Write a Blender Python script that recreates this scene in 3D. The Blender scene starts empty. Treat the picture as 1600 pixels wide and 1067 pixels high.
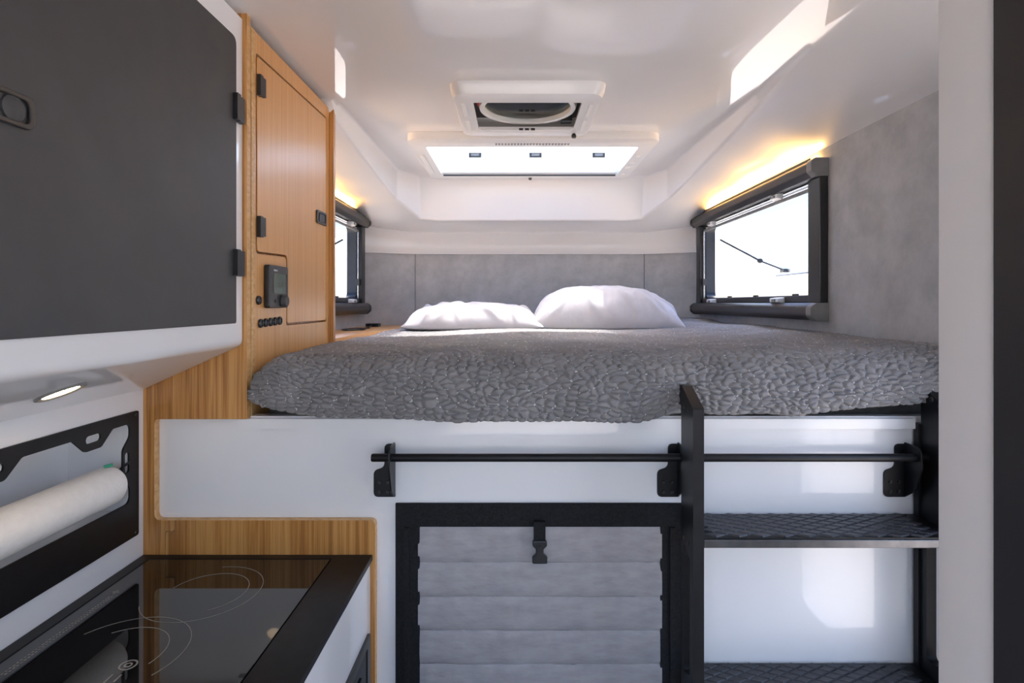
import bpy, bmesh, math, random
import numpy as np
from mathutils import Vector, Matrix

# ------------------------------------------------------------------ camera, sky, sun, exposure
E = 1.55                      # eye height above the camper floor; heights below are given relative to it
SC = bpy.context.scene
COL = SC.collection
random.seed(7)

cam_d = bpy.data.cameras.new('camera')
cam = bpy.data.objects.new('camera', cam_d)
COL.objects.link(cam)
cam.location = (0, 0, E)
cam.rotation_euler = (math.pi / 2, 0, 0)
cam_d.sensor_width = 36.0
cam_d.lens = 880.0 / 1600.0 * 36.0
cam_d.shift_x = -6.0 / 1600.0
cam_d.shift_y = -59.5 / 1600.0
cam_d.clip_start = 0.02
cam_d.clip_end = 500
SC.camera = cam

w = bpy.data.worlds.new('sky')
SC.world = w
w.use_nodes = True
wt = w.node_tree
bg = wt.nodes['Background']
sky = wt.nodes.new('ShaderNodeTexSky')
sky.sky_type = 'NISHITA'
sky.sun_disc = False
SUN_DIR = Vector((-0.13, -0.265, -0.8)).normalized()
sky.sun_elevation = math.asin(-SUN_DIR.z)
sky.sun_rotation = math.atan2(-SUN_DIR.x, -SUN_DIR.y)
sky.air_density = 0.9
sky.dust_density = 3.6
sky.ozone_density = 1.0
wt.links.new(sky.outputs[0], bg.inputs[0])
bg.inputs[1].default_value = 0.86

sun_d = bpy.data.lights.new('sun', 'SUN')
sun_d.energy = 4.2
sun_d.angle = math.radians(0.6)
sun_d.color = (1.0, 0.94, 0.86)
sun = bpy.data.objects.new('sun', sun_d)
COL.objects.link(sun)
sun.location = (2, 6, 10)
sun.rotation_euler = SUN_DIR.to_track_quat('-Z', 'Y').to_euler()

vs = SC.view_settings
vs.view_transform = 'Standard'
vs.look = 'None'
vs.exposure = 0.48
vs.gamma = 1.0
vs.use_curve_mapping = False
SC.cycles.use_denoising = True
SC.cycles.max_bounces = 14
SC.cycles.diffuse_bounces = 8
SC.cycles.glossy_bounces = 6
SC.cycles.transparent_max_bounces = 12
SC.cycles.sample_clamp_indirect = 6.0
SC.cycles.caustics_reflective = False
SC.cycles.caustics_refractive = False

# ------------------------------------------------------------------ materials
def mat(name, col, rough=0.5, metal=0.0, coat=0.0, coat_rough=0.03, spec=0.5, emit=None, estr=0.0):
    m = bpy.data.materials.new(name)
    m.use_nodes = True
    b = m.node_tree.nodes['Principled BSDF']
    b.inputs['Base Color'].default_value = (*col, 1)
    b.inputs['Roughness'].default_value = rough
    b.inputs['Metallic'].default_value = metal
    b.inputs['Coat Weight'].default_value = coat
    b.inputs['Coat Roughness'].default_value = coat_rough
    b.inputs['Specular IOR Level'].default_value = spec
    if emit:
        b.inputs['Emission Color'].default_value = (*emit, 1)
        b.inputs['Emission Strength'].default_value = estr
    return m

def N(m, t, **kw):
    n = m.node_tree.nodes.new(t)
    for k, v in kw.items():
        setattr(n, k, v)
    return n

def L(m, a, b):
    m.node_tree.links.new(a, b)

def noise_col(m, scale, c0, c1, p0=0.35, p1=0.65, detail=4, vec=(1, 1, 1), rough=0.6, bump=0.0, bscale=None, bdist=0.002):
    """procedural colour variation between two colours plus fine relief"""
    b = m.node_tree.nodes['Principled BSDF']
    tc = N(m, 'ShaderNodeTexCoord')
    mp = N(m, 'ShaderNodeMapping')
    mp.inputs['Scale'].default_value = vec
    L(m, tc.outputs['Object'], mp.inputs[0])
    nz = N(m, 'ShaderNodeTexNoise')
    nz.inputs['Scale'].default_value = scale
    nz.inputs['Detail'].default_value = detail
    nz.inputs['Roughness'].default_value = rough
    L(m, mp.outputs[0], nz.inputs['Vector'])
    r = N(m, 'ShaderNodeValToRGB')
    r.color_ramp.elements[0].position = p0
    r.color_ramp.elements[0].color = (*c0, 1)
    r.color_ramp.elements[1].position = p1
    r.color_ramp.elements[1].color = (*c1, 1)
    L(m, nz.outputs['Fac'], r.inputs[0])
    L(m, r.outputs[0], b.inputs['Base Color'])
    if bump:
        n2 = N(m, 'ShaderNodeTexNoise')
        n2.inputs['Scale'].default_value = bscale or scale
        n2.inputs['Detail'].default_value = 3
        L(m, mp.outputs[0], n2.inputs['Vector'])
        bp = N(m, 'ShaderNodeBump')
        bp.inputs['Strength'].default_value = bump
        bp.inputs['Distance'].default_value = bdist
        L(m, n2.outputs['Fac'], bp.inputs['Height'])
        L(m, bp.outputs[0], b.inputs['Normal'])
    return m

M = {}
M['gelcoat'] = noise_col(mat('glossy white gelcoat', (.8, .79, .78), .35, coat=1.0, coat_rough=.02), 2.5, (.80, .785, .775), (.82, .805, .795), bump=.05, bscale=2.2, bdist=.02)
M['white_panel'] = noise_col(mat('white laminate', (.8, .8, .81), .3, coat=.8, coat_rough=.03), 3, (.80, .80, .815), (.825, .825, .84), bump=.05, bscale=3, bdist=.01)
M['white_frame'] = noise_col(mat('white moulded frame', (.8, .79, .77), .3, coat=.5, coat_rough=.05), 3, (.79, .78, .765), (.81, .80, .785))
M['white_plastic'] = noise_col(mat('white plastic', (.82, .81, .79), .4), 6, (.80, .79, .77), (.83, .82, .80))
M['ivory_paint'] = noise_col(mat('pale jamb paint', (.76, .72, .69), .5), 5, (.86, .82, .79), (.88, .84, .81))
M['concrete'] = noise_col(mat('grey concrete look lining', (.3, .3, .3), .7), 9.0, (.37, .375, .385), (.50, .505, .515), .34, .66, detail=10, rough=.68, bump=.15, bscale=60, bdist=.001)
M['charcoal'] = noise_col(mat('charcoal laminate', (.035, .035, .038), .55), 8, (.046, .046, .050), (.054, .054, .058), bump=.05, bscale=300, bdist=.0005)
M['dark_partition'] = noise_col(mat('near black laminate', (.014, .013, .015), .5), 8, (.012, .011, .013), (.016, .015, .017))
M['black_metal'] = noise_col(mat('black powder coat', (.006, .006, .007), .42, spec=.35), 30, (.005, .005, .006), (.008, .008, .010), bump=.08, bscale=900, bdist=.0003)
M['step_metal'] = noise_col(mat('dark grey anodised metal', (.3, .3, .31), .38, metal=.85), 20, (.09, .09, .095), (.13, .13, .135))
M['black_plastic'] = noise_col(mat('black plastic', (.015, .015, .016), .35), 30, (.013, .013, .014), (.018, .018, .02))
M['tread'] = noise_col(mat('black rubber tread', (.02, .021, .025), .45), 30, (.018, .019, .023), (.035, .036, .042))
M['frame_grey'] = noise_col(mat('window frame grey', (.045, .043, .043), .35), 30, (.022, .020, .020), (.030, .028, .028))
M['cap_grey'] = noise_col(mat('grey end cap', (.2, .2, .2), .45), 30, (.19, .19, .19), (.22, .22, .22))
M['steel'] = noise_col(mat('bright steel', (.6, .6, .6), .25, metal=1), 30, (.55, .55, .55), (.65, .65, .65))
M['black_fabric'] = noise_col(mat('black webbing fabric', (.012, .012, .013), .8, spec=.2), 200, (.009, .009, .01), (.018, .018, .02), bump=.3, bscale=600, bdist=.0005)
M['grey_fabric'] = noise_col(mat('silver grey padded fabric', (.34, .32, .33), .55), 14, (.30, .285, .295), (.37, .355, .365), vec=(1, 1, 3), detail=6, bump=.35, bscale=18, bdist=.006)
M['mattress'] = noise_col(mat('dark mattress ticking', (.03, .03, .032), .9), 50, (.025, .025, .027), (.04, .04, .042))
M['pillow'] = noise_col(mat('white cotton', (.72, .69, .7), .9, spec=.2), 20, (.58, .555, .56), (.63, .605, .61), bump=.3, bscale=30, bdist=.004)
M['thread'] = noise_col(mat('pale quilting thread', (.75, .75, .76), .7), 50, (.7, .7, .71), (.8, .8, .81))
M['paper'] = noise_col(mat('white paper towel', (.85, .83, .8), .9, spec=.1), 60, (.82, .80, .77), (.86, .84, .81), bump=.5, bscale=140, bdist=.002)
M['green'] = noise_col(mat('green plastic tip', (.02, .35, .2), .4), 20, (.02, .3, .17), (.03, .38, .22))
M['red'] = noise_col(mat('red wire', (.5, .02, .03), .5), 20, (.45, .02, .03), (.55, .03, .04))
M['glass_black'] = noise_col(mat('black ceramic glass', (.006, .006, .007), .03, spec=.9), 10, (.005, .005, .006), (.007, .007, .008))
M['counter'] = noise_col(mat('black satin counter', (.009, .008, .008), .3, spec=.14), 40, (.008, .007, .007), (.012, .011, .011))
M['print'] = noise_col(mat('grey screen print', (.25, .23, .2), .5), 20, (.22, .20, .18), (.28, .26, .23))
M['print_light'] = noise_col(mat('white print', (.7, .7, .7), .5), 20, (.65, .65, .65), (.75, .75, .75))
M['lcd'] = noise_col(mat('green grey lcd', (.1, .14, .1), .25), 12, (.085, .115, .085), (.115, .15, .115))
M['lcd_dark'] = noise_col(mat('lcd segment', (.04, .06, .04), .3), 12, (.035, .055, .035), (.05, .07, .05))
M['floor'] = noise_col(mat('grey vinyl floor', (.3, .29, .27), .45), 8, (.27, .26, .245), (.34, .33, .31))
M['sand'] = noise_col(mat('pale desert ground', (.5, .44, .36), .95, spec=.1), .25, (.50, .455, .40), (.62, .575, .51), detail=8)
M['led_warm'] = mat('warm led strip', (1, .8, .5), .5, emit=(1.0, .56, .18), estr=55)
M['led_lamp'] = mat('warm led lens', (1, .85, .6), .4, emit=(1.0, .72, .40), estr=25)

def wood(name, cdark, cmid, clight, rough=.35, coat=.25, vec=(70, 70, 1.2)):
    m = mat(name, cmid, rough, coat=coat, coat_rough=.25)
    b = m.node_tree.nodes['Principled BSDF']
    tc = N(m, 'ShaderNodeTexCoord')
    mp = N(m, 'ShaderNodeMapping'); mp.inputs['Scale'].default_value = vec
    L(m, tc.outputs['Object'], mp.inputs[0])
    n1 = N(m, 'ShaderNodeTexNoise'); n1.inputs['Scale'].default_value = 1.0; n1.inputs['Detail'].default_value = 2
    n2 = N(m, 'ShaderNodeTexNoise'); n2.inputs['Scale'].default_value = 5.0; n2.inputs['Detail'].default_value = 3
    L(m, mp.outputs[0], n1.inputs['Vector']); L(m, mp.outputs[0], n2.inputs['Vector'])
    mx = N(m, 'ShaderNodeMix'); mx.inputs[0].default_value = .4
    L(m, n1.outputs['Fac'], mx.inputs[2]); L(m, n2.outputs['Fac'], mx.inputs[3])
    r = N(m, 'ShaderNodeValToRGB')
    r.color_ramp.elements[0].position = .40; r.color_ramp.elements[0].color = (*cdark, 1)
    r.color_ramp.elements[1].position = .62; r.color_ramp.elements[1].color = (*clight, 1)
    e = r.color_ramp.elements.new(.5); e.color = (*cmid, 1)
    L(m, mx.outputs[0], r.inputs[0]); L(m, r.outputs[0], b.inputs['Base Color'])
    bp = N(m, 'ShaderNodeBump'); bp.inputs['Strength'].default_value = .05; bp.inputs['Distance'].default_value = .0006
    L(m, n2.outputs['Fac'], bp.inputs['Height']); L(m, bp.outputs[0], b.inputs['Normal'])
    return m

M['bamboo'] = wood('caramel bamboo', (.33, .135, .030), (.49, .225, .058), (.61, .32, .105))
M['bamboo_light'] = wood('honey bamboo', (.60, .295, .09), (.66, .34, .115), (.70, .38, .14), vec=(110, 110, .9))
M['bamboo_edge'] = noise_col(mat('bamboo ply edge', (.55, .32, .12), .45), 1.0, (.54, .30, .11), (.66, .41, .18), .36, .64, vec=(60, 60, 110), detail=2)

def glass_mat(name, tint, refl=.5, op=.0):
    m = bpy.data.materials.new(name); m.use_nodes = True
    nt = m.node_tree; nt.nodes.clear()
    out = nt.nodes.new('ShaderNodeOutputMaterial')
    tr = nt.nodes.new('ShaderNodeBsdfTransparent'); tr.inputs[0].default_value = (*tint, 1)
    gl = nt.nodes.new('ShaderNodeBsdfGlossy'); gl.inputs['Roughness'].default_value = .02
    fr = nt.nodes.new('ShaderNodeFresnel'); fr.inputs[0].default_value = 1.45
    mu = nt.nodes.new('ShaderNodeMath'); mu.operation = 'MULTIPLY'; mu.inputs[1].default_value = refl
    mx = nt.nodes.new('ShaderNodeMixShader')
    nt.links.new(fr.outputs[0], mu.inputs[0]); nt.links.new(mu.outputs[0], mx.inputs[0])
    nt.links.new(tr.outputs[0], mx.inputs[1]); nt.links.new(gl.outputs[0], mx.inputs[2])
    nt.links.new(mx.outputs[0], out.inputs[0])
    return m
M['acrylic'] = glass_mat('clear acrylic', (.62, .72, .86), .5)
M['dome'] = glass_mat('clear roof dome', (.95, .97, .98), .3)
M['smoke'] = glass_mat('smoked acrylic', (.56, .57, .50), 1.0)

# ------------------------------------------------------------------ builders
def R(v):                      # relative height -> world
    return (v[0], v[1], v[2] + E)

def finish(name, bm_or_me, m, parent=None, smooth=20, label=None):
    """link one mesh object with its origin at the centre of its bounds"""
    if isinstance(bm_or_me, bmesh.types.BMesh):
        me = bpy.data.meshes.new(name)
        bm_or_me.to_mesh(me); bm_or_me.free()
    else:
        me = bm_or_me
    n = len(me.vertices)
    co = np.empty(n * 3, dtype=np.float32); me.vertices.foreach_get('co', co)
    co = co.reshape(-1, 3)
    c = (co.min(0) + co.max(0)) / 2
    co -= c
    me.vertices.foreach_set('co', co.ravel())
    mats = m if isinstance(m, (list, tuple)) else [m]
    for q in mats:
        me.materials.append(q)
    if smooth:
        me.polygons.foreach_set('use_smooth', np.ones(len(me.polygons), dtype=bool))
        me.set_sharp_from_angle(angle=math.radians(smooth))
    me.update()
    o = bpy.data.objects.new(name, me)
    COL.objects.link(o)
    wl = Vector((float(c[0]), float(c[1]), float(c[2]) + E))
    if parent is not None:
        o.parent = parent
        pl = parent['_w']
        o.location = wl - Vector(pl)
    else:
        o.location = wl
    o['_w'] = (wl.x, wl.y, wl.z)
    if label:
        o['label'] = label
    return o

def thing(name, label, cat, loc, group=None):
    o = bpy.data.objects.new(name, None)
    o.empty_display_size = .05
    COL.objects.link(o)
    o.location = R(loc)
    o['_w'] = tuple(R(loc))
    return tag(o, label, cat, group)

def tag(o, label, cat, group=None, kind=None):
    o['label'] = label; o['category'] = cat
    if group: o['group'] = group
    if kind: o['kind'] = kind
    return o

def bev(bm, width, seg=2, angle=30):
    if width <= 0: return
    es = [e for e in bm.edges if len(e.link_faces) == 2 and e.calc_face_angle(0) > math.radians(angle)]
    bmesh.ops.bevel(bm, geom=es, offset=width, segments=seg, affect='EDGES', profile=.5, clamp_overlap=True)

def bm_box(x0, x1, y0, y1, z0, z1, bm=None):
    bm = bm or bmesh.new()
    vs = [bm.verts.new(p) for p in ((x0, y0, z0), (x1, y0, z0), (x1, y1, z0), (x0, y1, z0), (x0, y0, z1), (x1, y0, z1), (x1, y1, z1), (x0, y1, z1))]
    for f in ((0, 3, 2, 1), (4, 5, 6, 7), (0, 1, 5, 4), (1, 2, 6, 5), (2, 3, 7, 6), (3, 0, 4, 7)):
        bm.faces.new([vs[i] for i in f])
    return bm

def box(name, x0, x1, y0, y1, z0, z1, m, parent=None, b=.002, seg=2, **kw):
    bm = bm_box(min(x0, x1), max(x0, x1), min(y0, y1), max(y0, y1), min(z0, z1), max(z0, z1))
    bev(bm, b, seg)
    return finish(name, bm, m, parent, **kw)

AX = {'x': lambda a, p, q: (a, p, q), 'y': lambda a, p, q: (p, a, q), 'z': lambda a, p, q: (p, q, a)}

def prism(name, outer, axis, a0, a1, m, parent=None, holes=(), b=0.0, seg=2, edge_mat=False, smooth=20, **kw):
    """extrude a 2-d outline (with holes) along an axis; outline coords are the two other axes in order"""
    f = AX[axis]
    bm = bmesh.new()
    edges = []
    for loop in [outer] + list(holes):
        vv = [bm.verts.new(f(a0, p, q)) for p, q in loop]
        edges += [bm.edges.new((vv[i], vv[(i + 1) % len(vv)])) for i in range(len(vv))]
    if holes:
        bmesh.ops.triangle_fill(bm, edges=edges, use_beauty=True, use_dissolve=False)
    else:
        bm.faces.new(bm.verts[:])
    top = bmesh.ops.extrude_face_region(bm, geom=bm.faces[:])
    d = f(a1 - a0, 0, 0)
    bmesh.ops.translate(bm, vec=d, verts=[v for v in top['geom'] if isinstance(v, bmesh.types.BMVert)])
    bmesh.ops.recalc_face_normals(bm, faces=bm.faces[:])
    bev(bm, b, seg, 40)
    if edge_mat:
        ax = 'xyz'.index(axis)
        for fc in bm.faces:
            if abs(fc.normal[ax]) < .7:
                fc.material_index = 1
    return finish(name, bm, m, parent, smooth=smooth, **kw)

def rrect(p0, p1, q0, q1, r, n=5):
    pts = []
    for cx, cy, a in ((p1 - r, q1 - r, 0), (p0 + r, q1 - r, 90), (p0 + r, q0 + r, 180), (p1 - r, q0 + r, 270)):
        for i in range(n + 1):
            t = math.radians(a + 90 * i / n)
            pts.append((cx + r * math.cos(t), cy + r * math.sin(t)))
    return pts

def round_poly(pts, rs, n=6):
    """fillet the corners of a polygon; rs one radius per corner"""
    out = []
    k = len(pts)
    for i in range(k):
        p = Vector(pts[i]); a = Vector(pts[i - 1]); c = Vector(pts[(i + 1) % k])
        r = rs[i] if isinstance(rs, (list, tuple)) else rs
        if r <= 0:
            out.append(tuple(p)); continue
        u = (a - p).normalized(); v = (c - p).normalized()
        ang = u.angle(v)
        if abs(ang - math.pi) < .02:
            out.append(tuple(p)); continue
        t = min(r / math.tan(ang / 2), .48 * (a - p).length, .48 * (c - p).length)
        s0 = p + u * t; s1 = p + v * t
        for j in range(n + 1):
            q = j / n
            out.append(tuple((1 - q) ** 2 * s0 + 2 * q * (1 - q) * p + q * q * s1))
    return out

def bm_tube(bm, pts, r, seg=12, caps=True):
    pts = [Vector(p) for p in pts]
    rings = []
    up = None
    for i, p in enumerate(pts):
        d = (pts[min(i + 1, len(pts) - 1)] - pts[max(i - 1, 0)]).normalized()
        if up is None:
            up = d.orthogonal().normalized()
        up = (up - d * up.dot(d)).normalized()
        s = d.cross(up)
        rr = r[i] if isinstance(r, (list, tuple)) else r
        rings.append([bm.verts.new(p + (up * math.cos(2 * math.pi * k / seg) + s * math.sin(2 * math.pi * k / seg)) * rr) for k in range(seg)])
    for a, b in zip(rings, rings[1:]):
        for k in range(seg):
            bm.faces.new((a[k], a[(k + 1) % seg], b[(k + 1) % seg], b[k]))
    if caps:
        bm.faces.new(rings[0][::-1]); bm.faces.new(rings[-1])
    return bm

def tube(name, pts, r, m, parent=None, seg=12, **kw):
    bm = bm_tube(bmesh.new(), pts, r, seg)
    bmesh.ops.recalc_face_normals(bm, faces=bm.faces[:])
    kw.setdefault('smooth', 50)
    return finish(name, bm, m, parent, **kw)

def lathe(name, prof, centre, axis, m, parent=None, seg=24, **kw):
    """prof: list of (radius, distance along axis)"""
    f = AX[axis]
    bm = bmesh.new()
    rings = []
    for r, a in prof:
        if r <= 1e-6:
            rings.append([bm.verts.new(Vector(centre) + Vector(f(a, 0, 0)))])
        else:
            rings.append([bm.verts.new(Vector(centre) + Vector(f(a, r * math.cos(2 * math.pi * k / seg), r * math.sin(2 * math.pi * k / seg)))) for k in range(seg)])
    for A, B in zip(rings, rings[1:]):
        for k in range(seg):
            k2 = (k + 1) % seg
            if len(A) == 1 and len(B) == 1: continue
            if len(A) == 1: bm.faces.new((A[0], B[k], B[k2]))
            elif len(B) == 1: bm.faces.new((A[k], B[0], A[k2]))
            else: bm.faces.new((A[k], A[k2], B[k2], B[k]))
    bmesh.ops.recalc_face_normals(bm, faces=bm.faces[:])
    kw.setdefault('smooth', 40)
    return finish(name, bm, m, parent, **kw)

def text_mesh(name, body, size, mtx, m, parent=None, depth=.0004):
    cu = bpy.data.curves.new(name, 'FONT')
    cu.body = body; cu.size = size; cu.extrude = depth
    tmp = bpy.data.objects.new(name, cu)
    me = bpy.data.meshes.new_from_object(tmp)
    bpy.data.objects.remove(tmp)
    me.transform(mtx)
    return finish(name, me, m, parent, smooth=0)

# ------------------------------------------------------------------ the setting
XL, XR = -.887, 1.056          # inner faces of the side walls
XC = (XL + XR) / 2             # centre line of the camper
B = 1.36                       # face of the bunk front wall
CZ = .69                       # flat ceiling
REAR = -1.15

g = box('ground', -150, 150, -150, 150, -2.75, -2.55, M['sand'], b=0)
tag(g, 'pale sunlit desert ground outside the camper windows', 'ground', kind='structure')
o = box('floor', XL - .05, XR + .05, REAR - .05, B + .05, -E - .06, -E, M['floor'], b=0)
tag(o, 'grey vinyl camper floor below the ladder', 'floor', kind='structure')

# --- ceiling shell: a flat raised tray, its side walls and the soffits running down to the side walls
def station(side, p0, p1, p2):
    s = []
    for p in (p0, p1, p2):
        x = p[0] if side > 0 else 2 * XC - p[0]
        s.append((x, p[1], p[2]))
    return s
prof_r = []
for y in (REAR - .05, .3, 1.0, 1.5):
    prof_r.append(((.78, y, CZ), (.805, y, CZ - .006), (XR + .01, y, .527)))
for t in (.25, .5, .75, 1.0):
    y = 1.5 + (2.90 - 1.5) * t
    prof_r.append(((.78, y, CZ), (.805 - .022 * t, y, CZ - .006 - (.15 * t)), (XR + .01, y, .527)))
prof_r.append(((.70, 3.05, CZ), (.69, 3.09, .462), (XR + .01, 3.30, .455)))
prof_r.append(((.60, 3.05, CZ), (.60, 3.10, .455), (.783, 3.435, .431)))
prof_l = []
for y in (REAR - .05, .8, 1.90):
    prof_l.append(((.78, y, CZ), (.805, y, CZ), (1.068, y, CZ)))
for t in (.32, .5, .75, 1.0):
    y = 1.5 + (2.90 - 1.5) * t
    prof_l.append(((.78, y, CZ), (.805 - .022 * t, y, CZ - .006 - (.15 * t)), (XR + .01, y, .527)))
prof_l += prof_r[-2:]
sts = [station(1, *p) for p in prof_r] + [station(-1, *p) for p in reversed(prof_l)]
bm = bmesh.new()
grid = [[bm.verts.new(p) for p in s] for s in sts]
for A, C in zip(grid, grid[1:]):
    for k in range(2):
        bm.faces.new((A[k], A[k + 1], C[k + 1], C[k]))
FAN = (-.165, .235, 1.785, 2.135)
SKY = (-.41, .55, 2.35, 2.95)
def ring_edges(q):
    v = [bm.verts.new((x, y, CZ)) for x, y in ((q[0], q[2]), (q[1], q[2]), (q[1], q[3]), (q[0], q[3]))]
    return [bm.edges.new((v[i], v[(i + 1) % 4])) for i in range(4)]
rim = [bm.edges.get((grid[i][0], grid[i + 1][0])) for i in range(len(grid) - 1)]
rim.append(bm.edges.new((grid[-1][0], grid[0][0])))
bmesh.ops.triangle_fill(bm, edges=rim + ring_edges(FAN) + ring_edges(SKY), use_beauty=True, use_dissolve=False)
bmesh.ops.recalc_face_normals(bm, faces=bm.faces[:])
es = [e for e in bm.edges if len(e.link_faces) == 2 and e.calc_face_angle(0) > math.radians(14)]
bmesh.ops.bevel(bm, geom=es, offset=.014, segments=4, affect='EDGES', profile=.5, clamp_overlap=True)
ceil = finish('ceiling', bm, M['gelcoat'], smooth=30)
tag(ceil, 'glossy white moulded ceiling with raised centre tray and sloping soffits', 'ceiling', kind='structure')

# --- nose: white lower band of the shell and the grey headboard panels
XN = 2 * XC - .783
path = [(XR + .012, 3.30), (.783, 3.432), (XN, 3.432), (XL - .012, 3.30)]
bm = bmesh.new()
prof = [(0, .46), (0, .345), (-.006, .318), (-.012, .306), (-.010, .299), (.03, .299)]
rows = []
for i, (x, y) in enumerate(path):
    rows.append([bm.verts.new((x, y + dy, z)) for dy, z in prof])
for A, C in zip(rows, rows[1:]):
    for k in range(len(prof) - 1):
        bm.faces.new((A[k], A[k + 1], C[k + 1], C[k]))
bmesh.ops.recalc_face_normals(bm, faces=bm.faces[:])
o = finish('trim_1', bm, M['gelcoat'], smooth=30)
tag(o, 'white moulded band above the grey headboard panels', 'trim', kind='structure')

wf = thing('wall_front', 'grey concrete-look headboard wall of the sleeping nook', 'wall', (XC, 3.45, -.3))
wf['kind'] = 'structure'
pp = [(XR + .02, 3.30), (.783, 3.438), (XN, 3.438), (XL - .02, 3.30)]
for (x0, y0), (x1, y1) in zip(pp, pp[1:]):
    g_ = .0015
    d = Vector((x1 - x0, y1 - y0)).normalized() * g_
    poly = [(x0 + d.x, y0 + d.y), (x1 - d.x, y1 - d.y), (x1 - d.x, y1 - d.y + .02), (x0 + d.x, y0 + d.y + .02)]
    prism('wall_panel', poly, 'z', -.40, .312, M['concrete'], wf, b=.001)
box('panel_backing', XL - .05, XR + .05, 3.475, 3.5, -.45, .8, M['concrete'], wf, b=0)

# --- side walls of the nook with window openings
WY0, WY1, WZ0, WZ1 = 1.965, 3.15, .0, .445      # window opening
for nm, x0, x1, lab in (('wall_right', XR, XR + .035, 'grey concrete-look wall around the large open window on the right'),
                        ('wall_left', XL - .035, XL, 'grey concrete-look wall behind the bamboo cabinet')):
    ya = 1.16 if nm == 'wall_right' else B
    o = prism(nm, [(ya, -.45), (3.5, -.45), (3.5, .80), (ya, .80)], 'x', x0, x1, M['concrete'],
              holes=[rrect(WY0, WY1, WZ0, WZ1, .03)])
    tag(o, lab, 'wall', kind='structure')

# right side wall of the entry: doorway beside the ladder
o = prism('wall_entry', [(REAR - .05, -E), (1.16, -E), (1.16, .80), (REAR - .05, .80)], 'x', XR, XR + .035, M['white_panel'],
          holes=[rrect(.64, 1.125, -1.10, .44, .05)])
tag(o, 'white side wall with the entry doorway beside the ladder', 'wall', kind='structure')
o = box('wall_lower_right', XR, XR + .035, 1.16, 1.40, -E, -.45, M['white_panel'], b=0)
tag(o, 'white lower side wall right of the ladder', 'wall', kind='structure')

# kitchen side wall with a shelf recess
RY0, RY1, RZ0, RZ1 = .42, 1.298, -.475, -.265
o = prism('wall_kitchen', [(REAR - .05, -E), (B, -E), (B, .80), (REAR - .05, .80)], 'x', XL - .02, XL, M['white_panel'],
          holes=[rrect(RY0, RY1, RZ0, RZ1, .03)])
tag(o, 'white kitchen side wall with a long recess above the counter', 'wall', kind='structure')
bm = bm_box(XL - .15, XL - .019, RY0 - .005, RY1 + .005, RZ0 - .005, RZ1 + .005)
bm.faces.ensure_lookup_table()
fr = [f for f in bm.faces if f.calc_center_median().x > XL - .02]
bmesh.ops.delete(bm, geom=fr, context='FACES')
bmesh.ops.reverse_faces(bm, faces=bm.faces[:])
o = finish('wall_recess', bm, M['white_panel'], smooth=0)
tag(o, 'white lining of the recess holding the paper towel', 'wall', kind='structure')

# rear wall behind the camera; its wide opening is added for fill daylight
o = prism('wall_rear', [(XL - .05, -E), (XR + .05, -E), (XR + .05, .80), (XL - .05, .80)], 'y', REAR - .04, REAR, M['white_panel'],
          holes=[rrect(-.84, .70, -.90, .52, .05)])
tag(o, 'white rear wall behind the viewer with a wide opening added for fill daylight', 'wall', kind='structure')

# bunk front wall, its top lip and the side block
bw = thing('wall_bunk', 'glossy white front wall of the raised bunk', 'wall', (XC, B, -E))
bw['kind'] = 'structure'
box('wall_panel', XL - .03, XR + .03, B, B + .03, -E, -.272, M['white_panel'], bw, b=.001)
box('bunk_deck', XL - .03, XR + .03, B + .031, 3.47, -.315, -.285, M['white_panel'], bw, b=.001)
box('bunk_lip', -.665, .955, B - .014, B + .03, -.300, -.276, M['white_panel'], bw, b=.004)
box('bunk_corner_block', .985, XR + .02, 1.335, 1.50, -.228, -.157, M['white_panel'], bw, b=.006)

# jamb and dark panel near the camera on the right
o = prism('trim_2', rrect(.4725, .545, .5545, .632, .004), 'z', -E, CZ + .05, M['ivory_paint'])
tag(o, 'out-of-focus pale vertical jamb at the right edge', 'trim', kind='structure')
o = box('wall_partition', .4690, .545, .20, .553, -E, CZ + .05, M['dark_partition'], b=.002)
tag(o, 'dark charcoal partition panel beyond the pale jamb', 'wall', kind='structure')

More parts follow.
